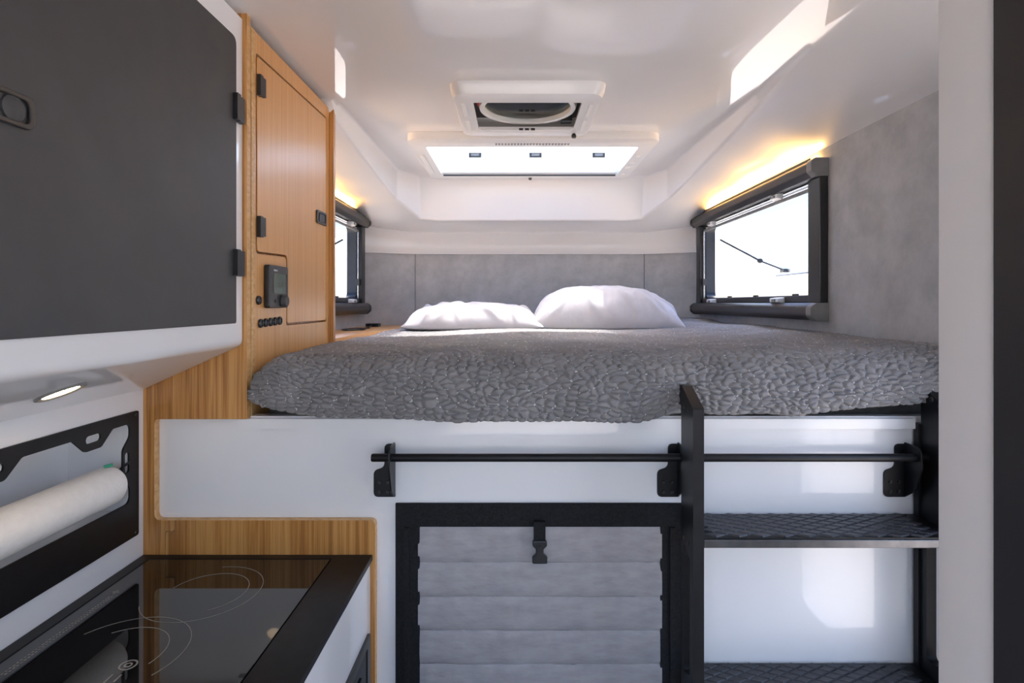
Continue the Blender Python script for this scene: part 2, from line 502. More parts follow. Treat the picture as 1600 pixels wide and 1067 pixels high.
# ------------------------------------------------------------------ windows
def window(name, right, label):
    sx = lambda d: (XR - d) if right else (XL + d)      # d: distance into the room
    root = thing(name, label, 'window', (sx(0), 2.56, -.06))
    root['kind'] = 'structure'
    mx = M['frame_grey']
    def P(nm, prof, y0, y1, m, par=root, b=.0015, **kw):
        pts = [(sx(d), z) for d, z in prof]
        return prism(nm, pts, 'y', y0, y1, m, par, b=b, **kw)
    top = round_poly([(0, .430), (.040, .430), (.058, .448), (.058, .480), (.044, .490), (0, .490)], [0, .006, .012, .018, .01, 0])
    bot = round_poly([(0, -.058), (.040, -.058), (.060, -.040), (.060, -.012), (.040, .002), (0, .002)], [0, .012, .018, .018, .01, 0])
    P('top_blind_rail', top, 1.932, 3.195, mx)
    P('bottom_blind_rail', bot, 1.932, 3.195, mx)
    for y0, y1, m in ((1.898, 1.932, M['cap_grey']), (3.195, 3.222, mx)):
        P('end_cap', [(d * 1.04, z + (.003 if z > .46 else 0)) for d, z in top], y0, y1, m)
        P('end_cap', [(d * 1.04, z - (.003 if z < -.03 else 0)) for d, z in bot], y0, y1, m)
    for y0, y1 in ((1.902, 1.972), (3.138, 3.205)):
        P('side_profile', [(0, .0), (.030, .0), (.030, .432), (0, .432)], y0, y1, M['black_plastic'], b=.004)
    P('side_profile', [(.0, .0), (.026, .0), (.026, .432), (0, .432)], 1.972, 1.988, mx, b=.003)
    # inner sash liner
    lo = rrect(WY0 - .004, WY1 + .004, WZ0 - .004, WZ1 + .004, .032)
    li = rrect(WY0 + .026, WY1 - .030, WZ0 + .030, WZ1 - .020, .035)
    prism('sash_frame', lo, 'x', sx(-.050), sx(.004), M['black_plastic'], root, holes=[li], b=.002)
    P('sill_rail', [(.004, .004), (.020, .004), (.020, .028), (.004, .028)], 1.99, 3.13, mx)
    for k, z in enumerate((.413, .424)):
        P('metal_strip', [(.006, z), (.012, z), (.012, z + .004), (.006, z + .004)], 1.99, 3.12, M['steel'], b=0)
    P('blind_hem', [(.008, .395), (.016, .395), (.016, .408), (.008, .408)], 1.99, 3.12, M['cap_grey'], b=.001)
    for y in (2.20, 2.94):
        lt = P('latch', [(.010, .405), (.038, .412), (.038, .428), (.010, .434)], y, y + .055, M['white_plastic'], b=.003)
        P('latch_button', [(.036, .414), (.045, .414), (.045, .424), (.036, .424)], y + .012, y + .043, M['cap_grey'], lt, b=.002)
        lb = P('latch', [(.018, .000), (.046, .004), (.046, .020), (.018, .024)], y - .03, y + .045, M['white_plastic'], b=.003)
        P('latch_button', [(.044, .005), (.050, .005), (.050, .017), (.044, .017)], y - .008, y + .02, M['cap_grey'], lb, b=.002)
    for y in (2.1, 2.45, 2.75):
        P('hook_clip', [(.0, .028), (.012, .028), (.012, .036), (.0, .036)], y, y + .03, M['black_plastic'], b=.001)
    # far side blind runner
    for k in range(2):
        yy = 3.128 - .012 * k
        tube('blind_cord', [(sx(.012), yy, .03), (sx(.012), yy, .40)], .0022, M['steel'], root, seg=8)
    box('cord_stop', sx(.004), sx(.022), 3.108, 3.136, .10, .135, M['black_plastic'], root)
    # hinged pane, swung outwards at the bottom
    th = math.radians(52); Lp = .455
    hx, hz = -.040, .432
    ex, ez = hx - Lp * math.sin(th), hz - Lp * math.cos(th)
    nx, nz = math.cos(th) * .004, -math.sin(th) * .004
    pn = P('pane', [(hx, hz), (ex, ez), (ex + nx, ez + nz), (hx + nx, hz + nz)], 1.975, 3.14, M['acrylic'], b=0)
    P('pane_edge', [(ex, ez), (ex + .006, ez + .005), (ex + .006 + nx, ez + .005 + nz), (ex + nx, ez + nz)], 1.975, 3.14, M['cap_grey'], pn, b=0)
    for yy in (2.03, 3.00):
        a = Vector((sx(-.045), yy + .04, .345)); c = Vector((sx(ex + .03), yy - .02, ez + .022)); k = a.lerp(c, .62) + Vector((0, 0, -.012))
        st = tube('support_stay', [a, k], .0055, M['frame_grey'], root, seg=8)
        tube('stay_rod', [k, c], .0045, M['frame_grey'], st, seg=8)
        lathe('stay_knob', [(0, -.012), (.011, -.012), (.014, -.004), (.014, .006), (.009, .013), (0, .013)], tuple(k), 'y', M['black_plastic'], st, seg=12)
        box('stay_bracket', c.x - .018, c.x + .018, c.y - .02, c.y + .02, c.z - .010, c.z + .008, M['frame_grey'], st, b=.003)
    box('pane_handle', sx(ex + .05), sx(ex + .03), 2.5, 2.6, ez + .03, ez + .05, M['black_plastic'], root)
    return root
window('window_1', True, 'large open hinged window with dark grey blind frame on the right wall')
window('window_2', False, 'narrow visible slice of dark framed window left of the bed behind the cabinet')

def led(right, label):
    sx = lambda d: (XR - d) if right else (XL + d)
    root = thing('led_strip_light', label, 'light', (sx(0), 2.56, .492), 'warm strips above the windows')
    prism('channel', [(sx(.0), .490), (sx(.036), .490), (sx(.036), .504), (sx(.033), .504), (sx(.033), .494), (sx(0), .494)], 'y', 1.955, 3.20, M['frame_grey'], root)
    prism('diode_tape', [(sx(.002), .494), (sx(.016), .494), (sx(.018), .497), (sx(.006), .509), (sx(.002), .509)], 'y', 1.965, 3.19, M['led_warm'], root)
led(True, 'warm glowing light strip along the top of the right-hand window')
led(False, 'warm glowing light strip along the top of the left-hand window')

# ------------------------------------------------------------------ skylight
sk = thing('window_3', 'wide white roof skylight with clear pane and three dark latches', 'window', (.07, 2.65, .66))
sk['kind'] = 'structure'
IN = (-.38, .52, 2.38, 2.92)
outer = rrect(-.445, .585, 2.26, 3.00, .05, 7)
prism('trim_frame', outer, 'z', .660, CZ + .004, M['white_frame'], sk, holes=[rrect(*IN, .012)], b=.008, seg=3)
prism('shaft', rrect(SKY[0] - .0, SKY[1] + .0, SKY[2] - .0, SKY[3] + .0, .02), 'z', CZ - .01, .715, M['white_frame'], sk, holes=[rrect(IN[0] - .01, IN[1] + .01, IN[2] - .01, IN[3] + .01, .015)])
dm = prism('dome_pane', rrect(SKY[0] - .02, SKY[1] + .02, SKY[2] - .02, SKY[3] + .02, .04), 'z', .828, .833, M['dome'], sk)
prism('dome_skirt', rrect(SKY[0] - .02, SKY[1] + .02, SKY[2] - .02, SKY[3] + .02, .04), 'z', .715, .828, M['dome'], dm, holes=[rrect(SKY[0] - .016, SKY[1] + .016, SKY[2] - .016, SKY[3] + .016, .036)])
box('blind_rail', IN[0], IN[1], 2.895, 2.915, .672, .690, M['white_frame'], sk)
box('gasket', IN[0] + .005, IN[1] - .005, 2.915, 2.922, .660, .668, M['black_plastic'], sk, b=.001)
for x in (-.245, .07, .40):
    h = box('latch', x, x + .065, 2.935, 2.952, .762, .786, M['frame_grey'], sk, b=.003)
    box('latch_grip', x + .012, x + .053, 2.929, 2.936, .768, .780, M['cap_grey'], h, b=.001)
box('blind_pull', .045, .11, 2.376, 2.384, .668, .678, M['frame_grey'], sk)
for k in range(4):
    y = 2.50 + k * .115
    box('light_switch', .535, .555, y, y + .03, .656, .661, M['white_plastic'], sk, b=.001)
for k in range(24):
    x = -.085 + k * .013
    box('vent_slot', x, x + .007, 2.325, 2.345, .6585, .6605, M['cap_grey'], sk, b=0)
box('light_bar', -.43, -.41, 2.50, 2.85, .657, .661, M['white_plastic'], sk, b=.001)
lathe('blind_knob', [(0, -.010), (.007, -.010), (.009, -.003), (.009, .004), (0, .004)], (.075, 2.965, .660), 'z', M['black_plastic'], sk, seg=12)

# ------------------------------------------------------------------ roof fan
fn = thing('roof_fan', 'square white roof vent fan with smoked lid on the ceiling', 'fan', (.035, 1.97, .65))
fo = rrect(-.210, .285, 1.742, 2.205, .045, 7)
bm = bmesh.new()
# tapered trim: wider at the ceiling than at the face
o_top = [(x, y, CZ + .002) for x, y in fo]
o_mid = [(.0375 + (x - .0375) * .985, 1.9735 + (y - 1.9735) * .985, .668) for x, y in fo]
o_bot = [(.0375 + (x - .0375) * .955, 1.9735 + (y - 1.9735) * .955, .652) for x, y in fo]
o_face = [(.0375 + (x - .0375) * .90, 1.9735 + (y - 1.9735) * .90, .649) for x, y in fo]
FI = (-.138, .214, 1.822, 2.092)
i_bot = [(x, y, .649) for x, y in rrect(*FI, .006, 7)]
i_top = [(x, y, .656) for x, y in rrect(*FI, .006, 7)]
loops = [[bm.verts.new(p) for p in lp] for lp in (o_top, o_mid, o_bot, o_face, i_bot, i_top)]
n = len(fo)
for A, C in zip(loops, loops[1:]):
    for k in range(n):
        bm.faces.new((A[k], A[(k + 1) % n], C[(k + 1) % n], C[k]))
bmesh.ops.recalc_face_normals(bm, faces=bm.faces[:])
finish('trim', bm, M['white_frame'], fn, smooth=20)
prism('shaft', rrect(FAN[0] - .01, FAN[1] + .01, FAN[2] - .02, FAN[3] + .01, .01), 'z', CZ + .001, .86, M['white_plastic'], fn, holes=[rrect(FI[0] - .012, FI[1] + .012, FI[2] - .02, FI[3] + .025, .01)])
fc = (.040, 1.930, .677)
nring = [(.148, -.012), (.164, -.012), (.168, 0), (.164, .012), (.148, .012), (.148, -.012)]
lathe('fan_ring', nring, fc, 'z', M['white_plastic'], fn, seg=48)
lathe('grille_lens', [(0, .004), (.151, .004), (.151, .008), (0, .008)], fc, 'z', M['smoke'], fn, seg=40)
hub = lathe('motor_hub', [(0, -.004), (.028, -.004), (.034, .006), (.034, .03), (0, .03)], (fc[0], fc[1], fc[2] + .02), 'z', M['black_plastic'], fn, seg=20)
for k in range(5):
    a = 2 * math.pi * k / 5
    bm = bmesh.new()
    vs_ = []
    for r, wd, tw in ((.03, .018, .012), (.09, .03, .010), (.142, .034, .006)):
        c_, s_ = math.cos(a), math.sin(a)
        for sg in (-1, 1):
            vs_.append(bm.verts.new((fc[0] + c_ * r - s_ * wd * sg, fc[1] + s_ * r + c_ * wd * sg, fc[2] + .035 + tw * sg)))
    for i in (0, 2):
        bm.faces.new((vs_[i], vs_[i + 1], vs_[i + 3], vs_[i + 2]))
    r_ = bmesh.ops.extrude_face_region(bm, geom=bm.faces[:])
    bmesh.ops.translate(bm, vec=(0, 0, .002), verts=[v for v in r_['geom'] if isinstance(v, bmesh.types.BMVert)])
    bmesh.ops.recalc_face_normals(bm, faces=bm.faces[:])
    finish('fan_blade', bm, M['black_plastic'], fn)
prism('lid', rrect(-.20, .28, 1.74, 2.19, .06), 'z', .862, .868, M['smoke'], fn)
prism('corner_plate', rrect(-.15, .226, 1.745, 2.12, .01), 'z', .698, .701, M['frame_grey'], fn, holes=[[(fc[0] + .172 * math.cos(t * math.pi / 24), fc[1] + .16 * math.sin(t * math.pi / 24)) for t in range(48)]])
tube('red_wire', [(-.128, 1.84, .72), (-.132, 1.86, .68), (-.126, 1.89, .665), (-.130, 1.92, .70)], .003, M['red'], fn, seg=8)
box('wire_clip', .165, .205, 2.05, 2.085, .665, .685, M['black_plastic'], fn)
box('screen_slide', -.13, .205, 2.094, 2.125, .645, .650, M['white_plastic'], fn, b=.002)
for k in range(3):
    box('push_button', .012 + k * .022, .027 + k * .022, 2.088, 2.094, .643, .650, M['frame_grey'], fn, b=.001)
for sx_, x in ((0, -.172), (1, .246)):
    for k in range(2):
        box('side_grip', x - .006, x + .006, 1.83 + k * .16, 1.95 + k * .16, .646, .650, M['white_plastic'], fn, b=.002)
lathe('crank_knob', [(0, -.016), (.008, -.016), (.010, -.008), (.006, 0), (0, 0)], (.222, 2.155, .649), 'z', M['black_plastic'], fn, seg=14)

# ------------------------------------------------------------------ overhead cabinet (left)
oc = thing('overhead_cabinet', 'white overhead cabinet with a large charcoal door above the kitchen', 'cabinet', (-.77, .5, -.2))
FX = -.650
Y0c, Y1c = REAR + .3, 1.338
# body profile (x, z) with rounded lower front edge
prof = round_poly([(XL + .004, .675), (FX, .675), (FX, -.098), (XL + .004, -.203)], [0, .0, .022, 0], 6)
prism('body', prof, 'y', Y0c, Y1c, M['white_panel'], oc, smooth=20)
DZ0, DZ1 = -.046, .615
dr = prism('door', round_poly([(.34, DZ0), (1.303, DZ0), (1.303, DZ1), (.34, DZ1)], [.004, .006, .02, .004]), 'x', FX - .004, FX + .004, M['charcoal'], oc, b=.0012)
for z in (.452, .094):
    hg = box('hinge', FX + .003, FX + .015, 1.286, 1.302, z - .030, z + .030, M['black_plastic'], oc, b=.003)
    box('hinge_leaf', FX - .001, FX + .012, 1.304, 1.326, z - .031, z + .028, M['black_plastic'], hg, b=.003)
# recessed push latch on the door
lt = prism('latch', rrect(.655, .752, .228, .272, .012), 'x', FX + .003, FX + .009, M['frame_grey'], dr, holes=[rrect(.665, .744, .235, .265, .008)], b=.0015)
lathe('latch_button', [(0, 0), (.017, 0), (.017, .004), (.013, .007), (0, .007)], (FX + .003, .722, .25), 'x', M['charcoal'], lt, seg=20)
prism('door', rrect(-.62, .33, DZ0, DZ1, .006), 'x', FX - .004, FX + .004, M['charcoal'], oc, b=.0012)

dl = thing('downlight', 'small oval-looking lit downlight under the white overhead cabinet', 'lamp', (-.760, .94, -.149))
sl = Vector((XL - FX, 0, -.105)).normalized()            # direction down the underside slope
nrm = Vector((sl.z, 0, -sl.x)); nrm = nrm if nrm.z < 0 else -nrm
cc = Vector((-.760, .94, -.098 - (.105 / (FX - XL)) * (FX + .760))) 
def disc(name, prof, m, par):
    bm = bmesh.new(); rings = []; seg = 28
    for r, a in prof:
        rings.append([bm.verts.new(cc + nrm * a + (sl * math.cos(2 * math.pi * k / seg) + Vector((0, 1, 0)) * math.sin(2 * math.pi * k / seg)) * r) for k in range(seg)])
    for A, C in zip(rings, rings[1:]):
        for k in range(seg): bm.faces.new((A[k], A[(k + 1) % seg], C[(k + 1) % seg], C[k]))
    if prof[-1][0] < .03: bm.faces.new(rings[-1])
    bmesh.ops.recalc_face_normals(bm, faces=bm.faces[:])
    return finish(name, bm, m, par)
disc('bezel', [(.037, -.002), (.037, .003), (.033, .005), (.0265, .003), (.0265, -.002)], M['cap_grey'], dl)
disc('lens', [(.027, .0015), (.024, .0025), (.01, .003)], M['led_lamp'], dl)

# ------------------------------------------------------------------ bamboo divider panel (two jointed boards)
dv = thing('bamboo_divider', 'caramel bamboo divider panel stepping down beside the counter', 'panel', (-.7, 1.35, -E))
up = [(XL, CZ + .01), (-.640, CZ + .01), (-.640, -.2756), (-.860, -.2756), (-.860, -.5160), (-.8130, -.5160), (-.8130, -.5420), (-.8345, -.5420), (-.8345, -.64), (XL, -.64)]
up = round_poly(up, [0, 0, 0, .010, .016, 0, .006, .006, 0, 0])
prism('upper_board', up, 'y', 1.340, 1.3595, [M['bamboo'], M['bamboo_edge']], dv, edge_mat=True, b=.0008, smooth=20)
lw = [(-.8118, -.5160), (-.335, -.5160), (-.335, -E), (-.8335, -E), (-.8335, -.5432), (-.8118, -.5432)]
lw = round_poly(lw, [0, .014, 0, 0, .006, .006])
prism('lower_board', lw, 'y', 1.340, 1.3595, [M['bamboo'], M['bamboo_edge']], dv, edge_mat=True, b=.0008, smooth=20)

# ------------------------------------------------------------------ tall bamboo cabinet beside the bed
tc = thing('tall_cabinet', 'tall honey bamboo cabinet with one door and a control panel beside the bed', 'cabinet', (-.76, 1.65, -.28))
TX = -.640
door = [(1.392, .128), (1.392, .612), (1.898, .622), (1.898, -.056), (1.576, -.056), (1.576, .135)]
door_r = [.014, .010, .012, .012, .008, .018]
grow = .0058
hole = [(1.392 - grow, .128 - grow), (1.392 - grow, .612 + grow), (1.898 + grow, .622 + grow), (1.898 + grow, -.056 - grow), (1.576 - grow, -.056 - grow), (1.576 - grow, .135 - grow)]
face = [(1.3605, -.282), (1.930, -.282), (1.930, .668), (1.3605, .668)]
prism('face_frame', face, 'x', TX - .018, TX, [M['bamboo_light'], M['bamboo_edge']], tc, holes=[round_poly(hole, door_r)], edge_mat=True, smooth=20)
prism('edge_strip', [(1.3605, -.282), (1.380, -.282), (1.380, .668), (1.3605, .668)], 'x', TX - .001, TX + .0015, M['bamboo_edge'], tc, b=.0006)
dr = prism('door', round_poly(door, door_r), 'x', TX - .016, TX + .001, [M['bamboo_light'], M['bamboo']], tc, edge_mat=True, b=.0015, smooth=20)
bm = bm_box(XL + .002, TX - .018, 1.362, 1.944, -.282, .664)
finish('carcass', bm, M['bamboo'], tc, smooth=0)
box('end_post', XL + .002, -.625, 1.930, 1.950, -.282, .672, M['bamboo'], tc, b=.0012)
for z in (.540, .190):
    hg = box('hinge', TX + .001, TX + .011, 1.389, 1.404, z - .026, z + .026, M['black_plastic'], tc, b=.002)
    box('hinge_leaf', TX + .001, TX + .009, 1.406, 1.423, z - .022, z + .025, M['black_plastic'], hg, b=.002)
lt = prism('latch', rrect(1.800, 1.890, .258, .301, .008), 'x', TX + .001, TX + .006, M['black_plastic'], dr, holes=[rrect(1.810, 1.880, .265, .294, .006)], b=.001)
prism('latch_paddle', rrect(1.826, 1.878, .266, .293, .005), 'x', TX + .001, TX + .004, M['charcoal'], lt, b=.001)
box('latch_well', TX + .0008, TX + .0016, 1.810, 1.828, .265, .294, M['black_metal'], lt, b=0)

cp = thing('control_panel', 'black heater control panel with small screen and rotary knob on the bamboo cabinet', 'control panel', (TX, 1.485, -.01))
prism('housing', rrect(1.428, 1.545, -.012, .099, .006), 'x', TX + .0005, TX + .016, M['black_plastic'], cp, b=.003, seg=3)
sc = prism('screen', rrect(1.452, 1.527, .026, .078, .002), 'x', TX + .0155, TX + .0168, M['lcd'], cp)
box('screen_side_bar', TX + .0155, TX + .0170, 1.528, 1.536, .026, .078, M['black_metal'], cp, b=.0003)
for y0, y1 in ((1.476, 1.488), (1.494, 1.504), (1.507, 1.517)):
    box('digit', TX + .0166, TX + .0170, y0, y1, .042, .056, M['lcd_dark'], sc, b=0)
lathe('rotary_knob', [(0, .012), (.0135, .012), (.0155, .010), (.0165, 0), (0, 0)], (TX + .0155, 1.510, .006), 'x', M['charcoal'], cp, seg=28)
lathe('back_button', [(0, .003), (.004, .003), (.005, 0), (0, 0)], (TX + .0155, 1.462, .006), 'x', M['charcoal'], cp, seg=14)
text_mesh('brand_print', 'truma', .0095, Matrix.Translation((TX + .0162, 1.452, .0835)) @ Matrix(((0, 0, 1, 0), (1, 0, 0, 0), (0, 1, 0, 0), (0, 0, 0, 1))), M['print_light'], cp)

def push(y, z, r, name, label, cat, group=None):
    t = thing(name, label, cat, (TX, y, z), group)
    lathe('bezel', [(r * .62, .003), (r * .7, .0058), (r * .92, .0055), (r, .003), (r, .0003)], (TX, y, z), 'x', M['black_plastic'], t, seg=20)
    lathe('button', [(0, .0035), (r * .45, .004), (r * .6, .0032), (r * .64, .0005)], (TX, y, z), 'x', M['charcoal'], t, seg=16)
    return t
push(1.397, .008, .0115, 'push_switch', 'single round black switch left of the heater control panel', 'switch')
ords = ('first', 'second', 'third', 'fourth', 'fifth')
for k in range(5):
    push(1.408 + .0285 * k, -.050 + .0008 * k, .0112, 'push_switch', '%s round black switch from the left in the row of five below the control panel' % ords[k], 'switch', 'row of five round switches')

# ------------------------------------------------------------------ bamboo ledge beside the bed, with small things
lg = thing('bedside_ledge', 'low bamboo ledge under the left window beside the bed', 'shelf', (-.75, 2.6, -.28))
led_poly = [(XL + .002, 1.952), (-.640, 1.952), (-.640, 2.20), (-.520, 3.39), (-.62, 3.428), (XL + .002, 3.302)]
prism('ledge_top', [(p * .985 - .0065 if i in (2, 3) else p, q) for i, (p, q) in enumerate(led_poly)], 'z', -.150, -.130, M['bamboo_light'], lg, b=.001)
prism('front_lip', [(-.640, 1.952), (-.640, 2.20), (-.520, 3.40), (-.538, 3.405), (-.658, 2.20), (-.658, 1.952)], 'z', -.283, -.124, M['bamboo_light'], lg, b=.003)
t = thing('usb_socket', 'small black socket block on the ledge near the headboard', 'socket', (-.80, 3.15, -.130))
box('base', -.835, -.765, 3.13, 3.19, -.130, -.112, M['black_plastic'], t, b=.004)
for k in range(2):
    box('port', -.825 + k * .03, -.807 + k * .03, 3.128, 3.131, -.126, -.117, M['black_metal'], t, b=0)
t = thing('charging_cable', 'thin black cable lying on the bamboo ledge', 'cable', (-.79, 2.75, -.130))
tube('cord', [(-.80, 3.128, -.122), (-.79, 3.02, -.1265), (-.76, 2.92, -.1265), (-.80, 2.82, -.1265), (-.845, 2.74, -.1265), (-.80, 2.67, -.1265), (-.75, 2.72, -.1265)], .0035, M['black_plastic'], t, seg=8)
box('plug', -.765, -.735, 2.715, 2.755, -.130, -.119, M['black_plastic'], t, b=.002)

# ------------------------------------------------------------------ kitchen unit
CT = -.597
kc = thing('kitchen_cabinet', 'white kitchen base unit with a dark framed appliance front', 'cabinet', (-.6, .6, -E))
KX = -.345
box('body', XL + .002, KX - .004, REAR + .3, 1.338, -E, CT - .014, M['white_panel'], kc, b=.001)
prism('front_panel', [(REAR + .3, -E), (1.336, -E), (1.336, CT - .0145), (REAR + .3, CT - .0145)], 'x', KX - .004, KX, M['white_panel'], kc, holes=[rrect(.72, 1.308, -1.36, -.774, .004)], b=.001)
af = prism('appliance_frame', rrect(.715, 1.315, -1.365, -.768, .006), 'x', KX - .003, KX + .006, M['frame_grey'], kc, holes=[rrect(.737, 1.290, -1.343, -.790, .004)], b=.002)
prism('appliance_door', rrect(.740, 1.287, -1.340, -.793, .004), 'x', KX - .003, KX + .003, M['charcoal'], kc, b=.002)
box('appliance_handle', KX + .003, KX + .009, .80, 1.23, -.832, -.818, M['black_metal'], kc, b=.002)

ct = thing('countertop', 'black stone-look countertop edge around the induction hob', 'countertop', (-.6, .6, CT - .014))
CK = (XL + .030, -.431, .52, 1.316)        # hob cut-out
co_ = [(XL + .001, REAR + .3), (-.3405, REAR + .3), (-.3405, 1.339), (XL + .001, 1.339)]
prism('slab', co_, 'z', CT - .014, CT, M['counter'], ct, holes=[rrect(CK[0], CK[1], CK[2], CK[3], .004)], b=.0012)

hb = thing('induction_hob', 'black glass induction hob with faint ring markings reflecting the wall', 'hob', (-.64, .92, CT - .012))
prism('glass', rrect(CK[0] + .002, CK[1] - .0025, CK[2] + .002, CK[3] - .002, .004), 'z', CT - .012, CT - .0002, M['glass_black'], hb, b=.001)
def ring(cx, cy, r, w_, a0=0, a1=360):
    n_ = 64
    full = (a1 - a0) >= 360
    bm = bmesh.new()
    prev = None; first = None
    for k in range(n_ + (0 if full else 1)):
        t_ = math.radians(a0 + (a1 - a0) * k / n_)
        c_, s_ = math.cos(t_), math.sin(t_)
        pr = [bm.verts.new((cx + (r + q) * c_, cy + (r + q) * s_, CT + zz)) for q, zz in ((-w_, -.0001), (-w_, .0003), (w_, .0003), (w_, -.0001))]
        if prev:
            for i in range(3): bm.faces.new((prev[i], prev[i + 1], pr[i + 1], pr[i]))
        else: first = pr
        prev = pr
    if full:
        for i in range(3): bm.faces.new((prev[i], prev[i + 1], first[i + 1], first[i]))
    bmesh.ops.recalc_face_normals(bm, faces=bm.faces[:])
    return finish('burner_ring', bm, M['print'], hb)
ring(-.645, 1.165, .112, .0006, -150, 100)
ring(-.640, 1.165, .080, .0006, -60, 170)
ring(-.682, .960, .112, .0006, -30, 150)
ring(-.682, .960, .078, .0006, -20, 130)
for k in range(34):
    for j in range(2):
        y = .905 + k * .0072
        box('printed_dash', -.829 + j * .006, -.8265 + j * .006, y, y + .0045, CT - .0001, CT + .0002, M['print'], hb, b=0)
star = [(-.828 + (.010 if i % 2 == 0 else .004) * math.cos(i * math.pi / 4), 1.165 + (.010 if i % 2 == 0 else .004) * math.sin(i * math.pi / 4)) for i in range(8)]
prism('printed_star', star, 'z', CT - .0001, CT + .0002, M['print'], hb)
prism('printed_symbol', rrect(-.838, -.818, .868, .892, .005), 'z', CT - .0001, CT + .0002, M['print'], hb, holes=[rrect(-.834, -.822, .873, .886, .004)])
r1 = ring(-.640, .930, .0125, .0014); r1.name = 'printed_dial'
r2 = ring(-.640, .930, .005, .0012); r2.name = 'printed_dial'
box('printed_stroke', -.650, -.647, .885, .906, CT - .0001, CT + .0002, M['print'], hb, b=0)
box('printed_stroke', -.636, -.633, .888, .906, CT - .0001, CT + .0002, M['print'], hb, b=0)

# ------------------------------------------------------------------ black rack panel and paper towel
rp = thing('rack_panel', 'black metal rack panel with cut-outs screwed to the kitchen wall', 'rack', (XL, .95, -.54))
outl = round_poly([(.36, -.540), (1.3185, -.540), (1.3185, -.250), (.36, -.250)], .006)
def tabs(yc, w_=.041, d_=.031):      # hanging tab in the upper edge of the cut-out, left to right
    return [(yc + w_ + .016, -.275), (yc + w_ * .55, -.275 - d_), (yc - w_ * .55, -.275 - d_), (yc - w_ - .016, -.275)]
hp = [(.40, -.456), (1.288, -.456), (1.288, -.420), (1.265, -.395), (1.265, -.330), (1.288, -.305), (1.288, -.275)] + tabs(1.177) + tabs(.950) + tabs(.720) + [(.40, -.275)]
hr = [.01, .022, .02, .02, .02, .02, .018] + [.012, .014, .014, .012] * 3 + [.02]
slots = [rrect(y - .021, y + .021, -.2905, -.2745, .0075) for y in (1.177, .950, .720)] + [rrect(1.2715, 1.2855, -.385, -.338, .0065)]
prism('plate', outl, 'x', XL + .0005, XL + .0045, M['black_metal'], rp, holes=[round_poly(hp, hr)] + slots, smooth=20)
for y, z in ((1.308, -.259), (1.308, -.531)):
    lathe('screw', [(0, .002), (.003, .002), (.004, 0), (0, 0)], (XL + .0045, y, z), 'x', M['black_plastic'], rp, seg=12)

pt = thing('paper_towel_roll', 'white paper towel roll held in the black rack', 'paper towel', (-.905, 1.0, -.455))
pc = (-.905, .0, -.404)
bm = bmesh.new()
seg = 40
rows = []
ys = [.62] + list(np.linspace(.625, 1.250, 40)) + [1.256]
for i, y in enumerate(ys):
    rr = .0425 if 0 < i < len(ys) - 1 else .0395
    rows.append([bm.verts.new((pc[0] + math.cos(2 * math.pi * k / seg) * rr * (1 + .006 * math.sin(9 * y + k)), y, pc[2] + math.sin(2 * math.pi * k / seg) * rr)) for k in range(seg)])
rows = [[bm.verts.new((pc[0] + .016 * math.cos(2 * math.pi * k / seg), .62, pc[2] + .016 * math.sin(2 * math.pi * k / seg))) for k in range(seg)]] + rows
rows.append([bm.verts.new((pc[0] + .016 * math.cos(2 * math.pi * k / seg), 1.256, pc[2] + .016 * math.sin(2 * math.pi * k / seg))) for k in range(seg)])
for A, C in zip(rows, rows[1:]):
    for k in range(seg): bm.faces.new((A[k], A[(k + 1) % seg], C[(k + 1) % seg], C[k]))
bmesh.ops.recalc_face_normals(bm, faces=bm.faces[:])
finish('paper', bm, M['paper'], pt, smooth=50)
lathe('core', [(.0165, -.64), (.0165, 0), (.0148, 0), (.0148, -.64), (.0165, -.64)], (pc[0], 1.2565, pc[2]), 'y', M['cap_grey'], pt)
tube('cord', [(pc[0], .60, pc[2]), (pc[0], 1.10, pc[2]), (pc[0], 1.262, pc[2] + .004), (-.892, 1.275, -.372), (-.881, 1.283, -.362), (-.878, 1.287, -.365)], .003, M['black_plastic'], pt, seg=8)
tube('tie_end', [(-.905, 1.238, -.359), (-.895, 1.250, -.358)], .0035, M['green'], pt, seg=8)

# ------------------------------------------------------------------ bed
mt = prism('mattress', rrect(-.62, 1.03, 1.385, 3.28, .04), 'z', -.284, -.150, M['mattress'], b=.02, seg=3)
tag(mt, 'dark mattress edge showing under the grey quilt', 'mattress')

_T = {}
def vnoise(p, seed):
    """smooth 2-d value noise, p (...,2)"""
    if seed not in _T: _T[seed] = np.random.RandomState(seed).rand(256, 256)
    T = _T[seed]
    i = np.floor(p).astype(int); f = p - i; f = f * f * (3 - 2 * f)
    a = T[i[..., 0] % 256, i[..., 1] % 256]; b = T[(i[..., 0] + 1) % 256, i[..., 1] % 256]
    c = T[i[..., 0] % 256, (i[..., 1] + 1) % 256]; d = T[(i[..., 0] + 1) % 256, (i[..., 1] + 1) % 256]
    return (a * (1 - f[..., 0]) + b * f[..., 0]) * (1 - f[..., 1]) + (c * (1 - f[..., 0]) + d * f[..., 0]) * f[..., 1]

def cells(p, seed, jit=.85):
    """three smallest distances to jittered grid points"""
    rng = np.random.RandomState(seed)
    T = (rng.rand(256, 256, 2) - .5) * jit + .5
    i = np.floor(p).astype(int)
    ds = []
    for dx in (-1, 0, 1):
        for dy in (-1, 0, 1):
            j = i + np.array([dx, dy])
            q = T[j[..., 0] % 256, j[..., 1] % 256] + j
            ds.append(np.sqrt(((p - q) ** 2).sum(-1)))
    return np.sort(np.stack(ds), 0)[:3]

def interp(x, xs, ys):
    return np.interp(x, xs, ys)

